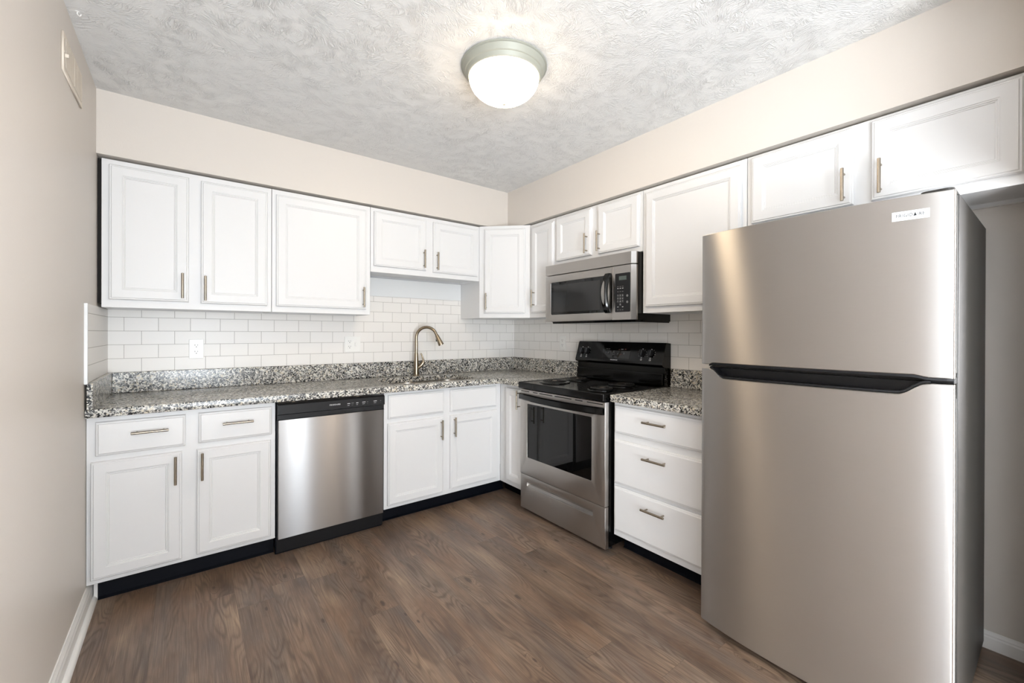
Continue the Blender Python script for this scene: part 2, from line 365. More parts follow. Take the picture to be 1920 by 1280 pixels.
box(bm, 1.6, 1.7, YS, -5.55, 0, ZC); box(bm, 1.6, 1.7, -3.95, -3.20, 0, ZC); box(bm, 1.6, 1.7, -5.55, -3.95, 0, .65); box(bm, 1.6, 1.7, -5.55, -3.95, 2.05, ZC)
struct('wall_dining', bm, M['wall'], 'right wall of the dining area')
bm = bmesh.new()
box(bm, XL, -2.82, YS - .1, YS, 0, ZC); box(bm, -1.86, 1.7, YS - .1, YS, 0, ZC); box(bm, -2.82, -1.86, YS - .1, YS, 2.05, ZC)
struct('wall_front', bm, M['wall'], 'wall behind the viewer with an added glazed door')
struct('added_light_blocker', B(XL, -1.95, -3.80, -3.72, 0, 0.40), M['wall'], 'added low light blocker behind the viewer')  # added out of view, keeps the uplight out of the dishwasher's reflection
def window(name, cx_, cy_, w_, z0, z1, rz, n):
    bm = bmesh.new(); t_ = 0.05
    box(bm, -w_ / 2, -w_ / 2 + t_, -.03, .03, z0, z1); box(bm, w_ / 2 - t_, w_ / 2, -.03, .03, z0, z1); box(bm, -t_ / 2, t_ / 2, -.03, .03, z0, z1)
    box(bm, -w_ / 2, w_ / 2, -.03, .03, z0, z0 + t_); box(bm, -w_ / 2, w_ / 2, -.03, .03, z1 - t_, z1)
    f = obj(name, bm, M['trim'], None, (cx_, cy_, 0), rot=(0, 0, R(rz))); tag(f, None, None, None, 'structure')
    obj('window_glass', B(-w_ / 2 + t_, w_ / 2 - t_, -.004, .004, z0 + t_, z1 - t_), M['glass_pane'], f)
window('added_door_1', -2.34, YS - .05, 0.96, 0.0, 2.05, 0, 2)  # invented glazed door for the added back daylight
window('added_window_1', XL - .05, -4.30, 1.6, 0.65, 2.05, 90, 2)  # invented window around the added side daylight
window('added_window_2', 1.65, -4.75, 1.6, 0.65, 2.05, 90, 2)  # made-up window for the added dining-side daylight
# soffits (boxed bulkheads above the upper cabinets)
struct('trim_3', B(XL, 0, -0.335, 0, 2.113, ZC), M['wall'], 'greige soffit above the sink-wall cabinets')
struct('trim_4', B(-0.335, 0, -3.174, -0.335, 2.113, ZC), M['wall'], 'greige soffit above the right-wall cabinets')
# tile backsplashes
obj('tile_backsplash', B(-2.858, -0.009, -0.009, 0, 1.0, 1.512), M['tile_back'], wb)
obj('tile_backsplash', B(-0.009, 0, -2.29, 0, 1.0, 1.42), M['tile_right'], wr)
obj('tile_backsplash', B(XL, -2.858, -0.628, 0, 1.0, 1.356), M['tile_left'], wl)
o = obj('tile_edge_trim', B(XL, -2.855, -0.640, -0.628, 1.003, 1.357), M['chrometrim'], wl); o['label'] = 'white metal tile edge'
# board above the tile under the short cabinet
o = tag(obj('trim_1', B(-1.499, -0.606, -0.016, -0.0095, 1.513, 1.653), M['panelwhite']), 'white nail-marked backing board above sink tile', None, None, 'structure')
# baseboards
def baseprof(): return [(0, 0), (0.014, 0), (0.014, 0.062), (0.011, 0.070), (0.011, 0.076), (0.006, 0.086), (0.004, 0.092), (0, 0.092)]
bm = bmesh.new(); pr_ = [(XL + a, z) for a, z in baseprof()]
def prism_y(bm, pts, y0, y1):
    a = [bm.verts.new((x, y0, z)) for x, z in pts]; b2 = [bm.verts.new((x, y1, z)) for x, z in pts]
    n = len(pts); bm.faces.new(a); bm.faces.new(b2[::-1])
    for i in range(n): bm.faces.new((a[i], b2[i], b2[(i + 1) % n], a[(i + 1) % n]))
prism_y(bm, pr_, -6.1, -0.45); bl = struct('baseboard_left', bm, M['trim'], 'white moulded baseboard along left wall')
bm = bmesh.new()
qp = [(XL + 0.014, 0.0)] + [(XL + 0.014 + 0.017 * math.cos(R(a)), 0.019 * math.sin(R(a))) for a in range(0, 91, 15)]
prism_y(bm, qp, -6.1, -0.50); obj('quarter_round', bm, M['trim'], bl, smooth=True)
bm = bmesh.new(); prism_y(bm, [(-a, z * 0.72) for a, z in baseprof()], -3.174, -2.2)
struct('baseboard_right', bm, M['trim'], 'white baseboard beside the refrigerator')
# cleat under the cabinet over the refrigerator
bm = bmesh.new(); box(bm, -0.020, 0, -3.174, -2.29, 1.732, 1.782, .002)
tag(obj('trim_2', bm, M['trim']), 'white wall cleat under the cabinet above refrigerator', None, None, 'structure')

# ------------------------------------------------------------------ cabinet parts
DOOR = [(0, 0), (0, .012), (.0035, .0165), (.008, .0165), (.011, .020), (.050, .020), (.0525, .0175), (.0555, .0175), (.058, .0145), (.061, .0150), (.0635, .012)]
DRAW = [(0, 0), (0, .010), (.004, .0145), (.008, .0150), (.012, .0190)]
def handle(parent, x, z, vertical=True, L=0.135):
    bm = bmesh.new(); h = L / 2; y = -0.051
    if vertical:
        tube(bm, [(x, y, z - h), (x, y, z - h + .0008), (x, y, z + h - .0008), (x, y, z + h)], [.0052, .006, .006, .0052], 16)
        P = [(x, z - .048), (x, z + .048)]
    else:
        tube(bm, [(x - h, y, z), (x - h + .0008, y, z), (x + h - .0008, y, z), (x + h, y, z)], [.0052, .006, .006, .0052], 16)
        P = [(x - .048, z), (x + .048, z)]
    for px, pz in P: tube(bm, [(px, y, pz), (px, -0.0195, pz), (px, -.0190, pz)], [.0042, .0042, .0042], 10)
    return obj('handle', bm, M['nickel'], parent, smooth=True)
def door(root, x, z, w_, h_, hx=None, hz=None, chips=False):
    d = obj('door', ring_panel(DOOR, w_, h_), M['white'], root, (x, 0, z))
    if hx is not None: handle(d, hx, hz)
    return d
def drawer(root, x, z, w_, h_, hx=None, L=0.135, hz=None):
    d = obj('drawer', ring_panel(DRAW, w_, h_), M['white'], root, (x, 0, z))
    if hx is not None: handle(d, hx, h_ * .58 if hz is None else hz, False, L)
    return d
def body(root, w_, h_, dep, gap=.0012, name='cabinet_body'):
    bm = B(gap, w_ - gap, 0, dep, 0, h_, bev=.0012, seg=1)
    # recessed underside and lip
    bmesh.ops.recalc_face_normals(bm, faces=bm.faces[:])
    bots = [f for f in bm.faces if f.normal.z < -0.99]
    r_ = bmesh.ops.inset_region(bm, faces=bots, thickness=0.018)
    bmesh.ops.translate(bm, vec=(0, 0, 0.012), verts=list({v for f in bots for v in f.verts}))
    return obj(name, bm, M['white'], root)
ZB, UH = 1.356, 0.745
# upper cabinets, back run
t1 = thing('upper_cabinet', 'white two-door upper cabinet against the left wall', 'cabinet', (-2.851, -.3106, ZB), group='upper cabinets')
body(t1, .748, UH, .3006)
door(t1, .029, .040, .320, .678, .293, .085); door(t1, .402, .036, .322, .678, .020, .082)
o = obj('gap_shade_strip', B(-.013, -.001, .006, .300, .02, UH - .004), M['darkgap'], t1); o['label'] = 'dark strip painted as the shaded gap beside the wall'  # dark strip put in the gap in place of its shade
t2 = thing('upper_cabinet', 'white single-door upper cabinet left of the sink with one wide door', 'cabinet', (-2.103, -.3106, ZB), group='upper cabinets')
body(t2, .600, UH, .3006); door(t2, .023, .036, .545, .678, .521, .080)
t3 = thing('upper_cabinet', 'short white two-door upper cabinet above the sink', 'cabinet', (-1.503, -.3106, 1.655), group='upper cabinets')
body(t3, .8975, UH - .299, .3096); door(t3, .021, .042, .395, .377, .369, .082); door(t3, .474, .036, .398, .382, .025, .082)
t4 = thing('corner_upper_cabinet', 'tall white corner upper cabinet set diagonally with a single door', 'cabinet', (-.604, -.3106, ZB), -45, 'upper cabinets')
bm = bmesh.new()
mt_ = Matrix.Rotation(R(45), 4, 'Z') @ Matrix.Translation((.604, .3106, 0))
prism(bm, [(-.604, -.011), (-.604, -.3106), (-.3106, -.604), (-.011, -.604), (-.011, -.011)], 0, UH + .004, mt_)
obj('cabinet_body', bm, M['white'], t4)
door(t4, .042, .037, .336, .686, .020, .095)
o = obj('hinge', B(.385, .391, -.006, 0, .56, .60), M['trim'], t4)
# right run (local x runs towards the viewer, local y into the wall)
XF = -.3106
t5 = thing('upper_cabinet', 'narrow white upper cabinet between the corner cabinet and microwave', 'cabinet', (XF, -.6045, ZB), -90, 'upper cabinets')
body(t5, .2985, UH, .3016); door(t5, .034, .037, .257, .682, .044, .076 + .035)
t6 = thing('upper_cabinet', 'short white two-door upper cabinet above the microwave', 'cabinet', (XF, -.9035, 1.733), -90, 'upper cabinets')
body(t6, .771, .368, .3096); door(t6, .022, .034, .344, .318, .313, .080); door(t6, .426, .032, .325, .318, .020, .080)
t7 = thing('upper_cabinet', 'tall white single-door upper cabinet between microwave and refrigerator', 'cabinet', (XF, -1.6750, ZB), -90, 'upper cabinets')
body(t7, .6035, UH, .3016); door(t7, .027, .036, .553, .682, .527, .080)
t8 = thing('upper_cabinet', 'wide short white two-door upper cabinet above the refrigerator', 'cabinet', (XF, -2.2790, 1.733), -90, 'upper cabinets')
body(t8, .893, .368, .2896); door(t8, .024, .036, .400, .318, .371, .082); door(t8, .482, .036, .392, .318, .031, .085)

# base cabinets
def base_body(root, w_, dep=.585, kick=.060, h_=.7505, x0=0.0012, kx0=0.0, kx1=None):
    bm = B(x0, w_ - .0012, 0, dep, .100, .100 + h_, bev=.0012, seg=1); obj('cabinet_body', bm, M['white'], root)
    bm = bmesh.new(); k1 = w_ if kx1 is None else kx1
    prism_x(bm, [(kick, .0995), (kick, .010), (kick - .010, .001), (kick - .010, 0), (kick + .012, 0), (kick + .012, .0995)], kx0, k1)
    obj('toe_kick', bm, M['kick'], root)
b1 = thing('base_cabinet', 'white base cabinet with two doors and two drawers beside the left wall', 'cabinet', (-2.866, -.5934, 0), group='base cabinets')
base_body(b1, .744, kick=.064, kx0=.032)
drawer(b1, .031, .674, .321, .153, .189, hz=.093); drawer(b1, .402, .677, .323, .151, .166, hz=.089)
door(b1, .016, .122, .322, .527, .297, .443); door(b1, .396, .122, .324, .525, .021, .443)
o = obj('side_filler', B(.018, .031, .062, .20, .001, .0995), M['trim'], b1)
b2_ = thing('sink_base_cabinet', 'white sink base cabinet with two doors and two false drawer fronts', 'cabinet', (-1.512, -.5934, 0), group='base cabinets')
bm = bmesh.new(); box(bm, .001, .9185, 0, .020, .100, .8505, .0012, 1)
box(bm, .001, .020, .020, .585, .100, .8505); box(bm, .020, .9185, .020, .585, .100, .118); box(bm, .0, .02, .585, .59, .1, .85)
obj('cabinet_body', bm, M['white'], b2_)
bm = bmesh.new(); prism_x(bm, [(.078, .0995), (.078, .010), (.066, .001), (.066, 0), (.090, 0), (.090, .0995)], 0.0, 1.0)
obj('toe_kick', bm, M['kick'], b2_)
drawer(b2_, .025, .679, .400, .153); drawer(b2_, .476, .677, .398, .155)
door(b2_, .022, .123, .398, .527, .375, .443); door(b2_, .474, .132, .402, .520, .026, .441)
b3 = thing('base_cabinet', 'narrow white corner base cabinet between sink cabinet and range', 'cabinet', (-.5934, -.5945, 0), -90, 'base cabinets')
bm = B(.0, .311, 0, .585, .100, .8505, bev=.0012, seg=1); obj('cabinet_body', bm, M['white'], b3)
bm = bmesh.new(); prism_x(bm, [(.100, .0995), (.100, 0), (.110, 0), (.110, .0995)], -.070, .311); obj('toe_kick', bm, M['kick'], b3)
door(b3, .091, .135, .205, .690, .174, .620)
b4 = thing('drawer_base_cabinet', 'white three-drawer base cabinet between range and refrigerator', 'cabinet', (-.5934, -1.6900, 0), -90, 'base cabinets')
base_body(b4, .585, kick=.095)
drawer(b4, .012, .679, .560, .152, .272, hz=.093); drawer(b4, .010, .398, .562, .244, .274, hz=.184); drawer(b4, .010, .135, .562, .247, .268, hz=.184)

# ------------------------------------------------------------------ countertops
G, TH = .8903, .8515
ct = thing('countertop', 'L-shaped speckled grey granite countertop with sink cutout', 'countertop', (0, 0, G))
hole = rrect(-1.425, -.755, -.535, -.150, .09, 8)
bm = curve_plate([[(-2.864, -.011), (-2.864, -.635), (-.655, -.635), (-.640, -.640), (-.635, -.655), (-.635, -.908), (-.011, -.908), (-.011, -.011)], hole[::-1]], TH - G, 0, .004)
obj('slab', bm, M['granite'], ct, smooth=True)
obj('backsplash_strip', B(-2.838, -.010, -.030, -.010, .0005, .1150, bev=.0015), M['granite'], ct)
obj('backsplash_strip', B(-.030, -.010, -.895, -.0305, .0005, .1150, bev=.0015), M['granite'], ct)
obj('backsplash_strip', B(-2.858, -2.8385, -.640, -.011, .0005, .1150, bev=.0015), M['granite'], ct)
c2 = thing('countertop', 'short speckled grey granite countertop between range and refrigerator', 'countertop', (0, 0, G))
bm = curve_plate([rrect(-.635, -.011, -2.285, -1.688, .012, 4)], TH - G, 0, .004); obj('slab', bm, M['granite'], c2, smooth=True)
obj('backsplash_strip', B(-.030, -.010, -2.285, -1.688, .0005, .1150, bev=.0015), M['granite'], c2)

# ------------------------------------------------------------------ sink
sk = thing('sink', 'stainless steel double-bowl undermount sink below the faucet', 'sink', (-1.09, -.3425, .640))
def bowl(x0, x1):
    bm = bmesh.new(); zt = TH - .640 - .001; L = []
    for ins, z, r_ in ((-.022, zt, .10), (0, zt, .085), (.002, zt - .01, .083), (.012, .035, .075), (.030, .012, .06), (.055, .004, .045)):
        L.append([bm.verts.new((x, y, z)) for x, y in rrect(x0 + ins, x1 - ins, -.190 + ins, .190 - ins, max(r_, .01), 6)])
    n = len(L[0])
    for a, b in zip(L, L[1:]):
        for k in range(n): bm.faces.new((a[k], a[(k + 1) % n], b[(k + 1) % n], b[k]))
    bm.faces.new(L[-1])
    o = obj('bowl', bm, M['sink'], sk, smooth=True)
    q = bmesh.new(); cxx = (x0 + x1) / 2; lathe(q, [(0, .006), (.030, .006), (.045, .010), (.045, .004)], cxx, 0, 24); obj('drain', q, M['steel_dark'], o, smooth=True)
bowl(-.325, -.012); bowl(.012, .325)

# ------------------------------------------------------------------ faucet
fa = thing('faucet', 'brushed nickel gooseneck kitchen faucet standing behind the sink', 'faucet', (-1.058, -.090, G))
bm = bmesh.new(); lathe(bm, [(0, 0), (.026, 0), (.026, .006), (.0225, .010), (.021, .05), (.019, .11), (.0155, .165), (.0135, .182), (0, .182)], 0, 0, 32)
obj('base', bm, M['faucet'], fa, smooth=True)
dx, dy = .765, -.644; r_ = .082; pts = [(0, 0, .180), (0, 0, .25), (0, 0, .305)]
for k in range(1, 13):
    a = R(180 - k * 13.4); s_ = r_ + r_ * math.cos(a); pts.append((dx * s_, dy * s_, .305 + r_ * math.sin(a)))
p0_, p1_ = Vector(pts[-2]), Vector(pts[-1]); dr = (p1_ - p0_).normalized()
pts.append(tuple(p1_ + dr * .012))
bm = bmesh.new(); tube(bm, pts, .0118, 20); obj('spout', bm, M['faucet'], fa, smooth=True)
e0 = Vector(pts[-1]); bm = bmesh.new()
tube(bm, [e0 - dr * .002, e0, e0 + dr * .004, e0 + dr * .045, e0 + dr * .078, e0 + dr * .084, e0 + dr * .084001], [.0125, .0145, .0150, .0185, .0225, .0215, .010], 24)
sh = obj('spray_head', bm, M['faucet'], fa, smooth=True)
bm = bmesh.new(); q = e0 + dr * .035 + Vector((-dx * .018, -dy * .018, -.004)); box(bm, q.x - .004, q.x + .004, q.y - .004, q.y + .004, q.z - .012, q.z + .012, .002)
obj('spray_button', bm, M['blackplastic'], sh)
bm = bmesh.new(); hd = Vector((.90, -.44, 0)).normalized()
P = lambda s, z: tuple(hd * s + Vector((0, 0, z)))
tube(bm, [P(.010, .060), P(.030, .076), P(.046, .092), P(.056, .108), P(.055, .125), P(.048, .150), P(.040, .172), P(.036, .180)], [.0145, .0150, .0148, .0130, .0085, .0060, .0055, .004], 16)
obj('lever', bm, M['faucet'], fa, smooth=True)

# ------------------------------------------------------------------ dishwasher
dw = thing('dishwasher', 'stainless steel dishwasher with black control panel under the countertop', 'dishwasher', (-2.1205, -.620, 0))
obj('tub', B(.004, .603, .030, .60, .012, .848), M['blackplastic'], dw)
bm = bmesh.new(); box(bm, .008, .597, 0, .029, .095, .7490, .003)
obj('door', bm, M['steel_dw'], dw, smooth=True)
bm = bmesh.new(); prism_x(bm, [(-.002, .7495), (.008, .7495), (.029, .7495), (.029, .838), (-.004, .838), (-.010, .832), (-.010, .782), (.006, .776), (.006, .7515)], .004, .601)
cp = obj('control_panel', bm, M['blackplastic'], dw)
obj('top_rail', B(.004, .601, .006, .029, .8385, .8495), M['black'], dw)
obj('pocket_handle', B(.262, .356, -.0005, .004, .757, .762, bev=.001), M['blackplastic'], cp)
text('FRIGIDAIRE', .272, -.0106, .805, .060, .0085, M['print'], cp)
for i, (x, w_, m_) in enumerate(((.372, .016, 'print'), (.396, .014, 'greyprint'), (.424, .013, 'print'), (.460, .020, 'print'), (.490, .006, 'greyprint'), (.530, .020, 'print'), (.572, .005, 'greyprint'))):
    bm = bmesh.new(); zz = .806 + (.001 if i % 2 else 0)
    box(bm, x, x + w_, -.0108, -.0100, zz, zz + .0032); box(bm, x + .001, x + w_ * .8, -.0108, -.0100, zz - .010, zz - .0085)
    obj('panel_marking', bm, M[m_], cp)
bm = bmesh.new(); box(bm, .0, .603, .045, .060, .0, .094); box(bm, .0, .603, .040, .046, .006, .05, .002)
obj('kick_plate', bm, M['kick'], dw)
for x in (.075, .430): obj('mounting_clip', B(x, x + .015, -.002, .012, .8450, .8492, bev=.001), M['nickel'], dw)

# ------------------------------------------------------------------ electric range
rg = thing('range', 'black and stainless steel electric coil range between the cabinets', 'stove', (-.657, -.9165, 0), -90)
W = .7645
obj('body', B(.002, W - .002, .035, .645, .030, .852), M['black'], rg)
for x in (.04, W - .04):
    for y in (.08, .58):
        bm = bmesh.new(); lathe(bm, [(0, 0), (.018, 0), (.018, .010), (.010, .012), (.010, .030), (0, .030)], x, y, 16)
        obj('foot', bm, M['blackplastic'], rg)
# door with window opening frame
bm = bmesh.new(); zt, zb = .845, .2600; wx0, wx1, wz0, wz1 = .078, .660, .382, .749
dr_ = curve_plate([[(0.004, zb), (W - .004, zb), (W - .004, zt), (0.004, zt)], rrect(wx0, wx1, wz0, wz1, .006, 3)[::-1]], 0, .034, .003)
bmesh.ops.rotate(dr_, verts=dr_.verts, cent=(0, 0, 0), matrix=Matrix.Rotation(R(90), 3, 'X'))
bmesh.ops.translate(dr_, verts=dr_.verts, vec=(0, .034, 0))
od = obj('oven_door', dr_, M['steel_dark'], rg, smooth=True)
obj('oven_window', B(wx0 - .001, wx1 + .001, .002, .030, wz0 - .001, wz1 + .001), M['blackglass'], od)
bm = bmesh.new(); tr = [(.020, .086), (.108, .140), (.158, .300), (.330, .492), (.520, .590), (.640, .742)]
for a, b in ((.014, .100), (.140, .185), (.205, .330), (.352, .500), (.530, .590), (.625, .745)): box(bm, a, b, -.0012, .002, .830, .836)
obj('vent_slots', bm, M['slot'], od)
bm = bmesh.new(); N = 24
pts = [(.008 + (W - .016) * k / N, -.014 - .026 * math.sin(math.pi * k / N) ** .55, .797 - 0.004 * math.sin(math.pi * k / N)) for k in range(N + 1)]
rings = []
for x, y, z in pts:
    rings.append([bm.verts.new((x, yy, zz)) for yy, zz in ((y - .004, z + .016), (y + .010, z + .021), (y + .018, z + .018), (y + .018, z - .019), (y + .006, z - .022), (y - .005, z - .014))])
for a, b in zip(rings, rings[1:]):
    for k in range(6): bm.faces.new((a[k], a[(k + 1) % 6], b[(k + 1) % 6], b[k]))
bm.faces.new(rings[0]); bm.faces.new(rings[-1][::-1])
for x0_ in (.008, W - .030): box(bm, x0_, x0_ + .022, -.020, .0, .778, .816, .003)
obj('handle', bm, M['black'], od, smooth=True)
# storage drawer
bm = bmesh.new()
dd = curve_plate([[(0.004, .022), (W - .004, .022), (W - .004, .2560), (0.004, .2560)], rrect(.072, .668, .180, .212, .010, 4)[::-1]], 0, .030, .003)
bmesh.ops.rotate(dd, verts=dd.verts, cent=(0, 0, 0), matrix=Matrix.Rotation(R(90), 3, 'X')); bmesh.ops.translate(dd, verts=dd.verts, vec=(0, .034, 0))
sd = obj('storage_drawer', dd, M['steel_dark'], rg, smooth=True)
bm = bmesh.new(); prism_x(bm, [(.006, .179), (.012, .179), (.024, .192), (.012, .213), (.006, .213), (.030, .216), (.030, .176)], .071, .669)
q_ = obj('drawer_grip', bm, M['steel'], sd)
# cooktop
bm = bmesh.new(); box(bm, .001, W - .001, -.018, .640, .852, .895, .005, 3)
bmesh.ops.recalc_face_normals(bm, faces=bm.faces[:])
tp = [f for f in bm.faces if f.normal.z > .999]
bmesh.ops.inset_region(bm, faces=tp, thickness=.016); bmesh.ops.translate(bm, vec=(0, 0, -.004), verts=list({v for f in tp for v in f.verts}))
obj('cooktop', bm, M['black'], rg)
def burner(x, y, r):
    bm = bmesh.new(); lathe(bm, [(r * .30, .8915), (r * .9, .8915), (r * 1.06, .8955), (r * 1.12, .8965), (r * 1.16, .8945), (r * 1.17, .8905)], x, y, 48)
    dp = obj('burner', bm, M['black'], rg, smooth=True)
    bm = bmesh.new(); turns = 4 if r < .09 else 5; n = turns * 28; pts = []
    for k in range(n + 1):
        a = 2 * math.pi * k / 28; rr = r * .26 + (r * .70) * k / n; pts.append((x + rr * math.cos(a), y + rr * math.sin(a), .9025))
    tube(bm, pts, .0042, 8); obj('coil', bm, M['coil'], dp, smooth=True)
    bm = bmesh.new(); lathe(bm, [(0, .9065), (.012, .9062), (.019, .9045), (.020, .898), (0, .898)], x, y, 20); obj('medallion', bm, M['medal'], dp, smooth=True)
burner(.165, .176, .092); burner(.148, .430, .075); burner(.612, .148, .075); burner(.562, .400, .092)
# backguard
bm = bmesh.new(); prism_x(bm, [(.575, .8955), (.645, .8955), (.645, 1.168), (.600, 1.172), (.592, 1.166), (.552, 1.045), (.549, 1.030), (.556, 1.022), (.580, 1.012)], .0, W - .004)
bg = obj('backguard', bm, M['black'], rg)
obj('vent_rail', B(.006, W - .010, .560, .576, .896, .975, bev=.004), M['black'], bg)
TA = math.atan2(.040, .121)   # control face tilt
pn = D.objects.new('control_panel', D.meshes.new('control_panel')); COL.objects.link(pn); pn.parent = bg
bm = bmesh.new(); box(bm, .255, .500, -.0012, .001, .012, .118, .001); bm.to_mesh(pn.data); bm.free(); pn.data.materials.append(M['blackglass'])
pn.location = (0, .552, 1.045); pn.rotation_euler = (-TA, 0, 0)
for x, z, w_, h_, m_ in ((.285, .078, .016, .003, 'greyprint'), (.306, .078, .014, .003, 'greyprint'), (.285, .046, .010, .013, 'darkprint'), (.305, .046, .010, .013, 'darkprint'),
                     (.352, .062, .016, .0025, 'darkprint'), (.352, .050, .018, .0025, 'greyprint'), (.352, .038, .020, .0025, 'darkprint'),
                     (.398, .076, .010, .004, 'redprint'), (.418, .077, .020, .006, 'greyprint'), (.448, .078, .014, .006, 'redprint'),
                     (.392, .044, .008, .004, 'greyprint'), (.414, .041, .018, .004, 'redprint'), (.442, .043, .012, .013, 'darkprint')):
    obj('panel_marking', B(x, x + w_, -.0018, -.0010, z, z + h_), M[m_], pn)
text('FRIGIDAIRE', .342, -.0022, -.004, .062, .0075, M['print'], pn)
for x in (.052, .106, .596, .664):
    bm = bmesh.new(); cyl_y(bm, x, .058, .0245, .0, -.012, 32, .0225); cyl_y(bm, x, .058, .020, -.012, -.016, 32, .018)
    box(bm, x - .006, x + .006, -.027, -.012, .038, .078, .003)
    k = obj('knob', bm, M['blackplastic'], pn, smooth=True)
    for s_ in (-1, 1): obj('pointer_line', B(x + s_ * .0062 - .0004, x + s_ * .0062 + .0004, -.0262, -.016, .040, .076), M['darkprint'], k)
    bm = bmesh.new()
    for a in (-130, -100, -70, -40, 40, 70, 100, 130):
        xx, zz = x + .031 * math.sin(R(a)), .058 + .031 * math.cos(R(a)); box(bm, xx - .001, xx + .001, -.0008, .0002, zz - .001, zz + .001)
    box(bm, x - .005, x + .005, -.0008, .0002, .0865, .0895); box(bm, x - .005, x + .005, -.0008, .0002, .0255, .0285)
    for a, b, c_, d_ in ((-.006, -.0048, .009, .020), (.0048, .006, .009, .020), (-.006, .006, .009, .0102), (-.006, .006, .0188, .020)): box(bm, x + a, x + b, -.0008, .0002, c_, d_)
    box(bm, x + .001, x + .004, -.0008, .0002, .0115, .0145)
    obj('dial_marking', bm, M['print'], pn)

# ------------------------------------------------------------------ microwave
mw = thing('microwave', 'stainless steel over-the-range microwave with black window', 'microwave', (-.396, -.9045, 1.316), -90)
MX = -.0145
bm = bmesh.new(); box(bm, .000, .767, .040, .090, .0, .411); box(bm, .000, .767, .090, .386, -.006, .411)
prism_x(bm, [(.024, -.004), (.030, -.014), (.386, -.014), (.386, .002), (.020, .002)], .035, .760)
obj('case', bm, M['black'], mw)
def mwfront(bm, z0, z1, x0, x1):   # front with a rounded return at the right-hand end
    prof = [(x0, 0.0), (x0, .040), (x1, .040)]
    arc = [(x1, .026), (x1 - .019, 0.0)] if x1 > .7 else [(x1, 0)]
    prism(bm, prof + arc, z0, z1)
bm = bmesh.new(); mwfront(bm, .3390, .4110, MX, .767); obj('vent_strip', bm, M['steel_dark'], mw)
dr_ = curve_plate([[(MX, .001), (.6115, .001), (.6115, .3330), (MX, .3330)], rrect(.041, .562, .050, .284, .012, 4)[::-1]], 0, .040, .0015)
bmesh.ops.rotate(dr_, verts=dr_.verts, cent=(0, 0, 0), matrix=Matrix.Rotation(R(90), 3, 'X')); bmesh.ops.translate(dr_, verts=dr_.verts, vec=(0, .040, 0))
md = obj('door', dr_, M['steel_dark'], mw, smooth=True)
wd_ = obj('window', B(.040, .563, .0025, .036, .049, .285), M['blackglass'], md)
obj('window_screen', B(.066, .505, .0018, .0030, .068, .262), mat('microwave_window_mesh', (.018, .018, .018), .12), wd_)
bm = bmesh.new(); mwfront(bm, .001, .3330, .6135, .767); cp = obj('control_panel', bm, M['steel_dark'], mw)
bm = curve_plate([rrect(.630, .742, .048, .286, .006, 3)], 0, .003); bmesh.ops.rotate(bm, verts=bm.verts, cent=(0, 0, 0), matrix=Matrix.Rotation(R(90), 3, 'X')); bmesh.ops.translate(bm, verts=bm.verts, vec=(0, .0010, 0))
kp = obj('keypad', bm, M['blackplastic'], cp)
obj('display', B(.660, .716, -.0030, -.0020, .243, .268), M['lcd'], kp)
rows = ['123', '456', '789', ' 0 ']
for r_i, rw in enumerate(rows):
    for c_i, ch in enumerate(rw):
        if ch == ' ': continue
        x, z = .652 + c_i * .018, .150 - r_i * .0185
        text(ch, x - (.0009 if ch == '1' else .0022), -.0026, z - .004, .0018 if ch == '1' else .0045, .008, M['print'], kp)
        q2 = curve_plate([rrect(x - .0075, x + .0075, z - .008, z + .008, .0074, 5), rrect(x - .0068, x + .0068, z - .0073, z + .0073, .0067, 5)[::-1]], 0, .0004)
        bmesh.ops.rotate(q2, verts=q2.verts, cent=(0, 0, 0), matrix=Matrix.Rotation(R(90), 3, 'X')); bmesh.ops.translate(q2, verts=q2.verts, vec=(0, -.0020, 0))
        obj('key_ring', q2, M['greyprint'], kp)
for r_i, z in enumerate((.203, .192, .172, .078, .060)):
    for c_i in range(3):
        if r_i == 3 and c_i == 1: continue
        x = .652 + c_i * .018; obj('key_marking', B(x - .005, x + .005, -.0024, -.0019, z, z + .003), M['print' if r_i in (1, 3) else 'greyprint'], kp)
for x, z in ((.722, .146), (.722, .108)):
    q2 = bmesh.new(); cyl_y(q2, x, z, .0075, -.0018, -.0026, 20); obj('key', q2, M['greyprint'], kp)
bm = bmesh.new(); N = 16; rings = []
for k in range(N + 1):
    s_ = k / N; z = .045 + .250 * s_; y = -.006 - .040 * math.sin(math.pi * s_) ** .6
    rings.append([bm.verts.new(q) for q in ((.553, y + .006, z), (.557, y - .004, z), (.590, y - .006, z), (.597, y + .002, z), (.597, y + .014, z), (.553, y + .014, z))])
for a, b in zip(rings, rings[1:]):
    for k in range(6): bm.faces.new((a[k], a[(k + 1) % 6], b[(k + 1) % 6], b[k]))
bm.faces.new(rings[0]); bm.faces.new(rings[-1][::-1]); box(bm, .556, .594, -.012, .001, .046, .075, .003); box(bm, .556, .594, -.012, .001, .265, .294, .003)
mh = obj('handle', bm, M['black'], md, smooth=True)
bm = bmesh.new(); rings = []
for k in range(N + 1):
    s_ = .2 + .6 * k / N; z = .045 + .250 * s_; y = -.006 - .040 * math.sin(math.pi * s_) ** .6; hw = .0130 * math.sin(math.pi * k / N) ** .5 + .0005
    rings.append([bm.verts.new(q) for q in ((.573 - hw, y - .0055, z), (.573, y - .0082, z), (.573 + hw, y - .0068, z), (.573 + hw, y - .001, z), (.573 - hw, y - .001, z))])
for a, b in zip(rings, rings[1:]):
    for k in range(5): bm.faces.new((a[k], a[(k + 1) % 5], b[(k + 1) % 5], b[k]))
bm.faces.new(rings[0]); bm.faces.new(rings[-1][::-1]); o = obj('handle_inlay', bm, M['steel'], mh, smooth=True)
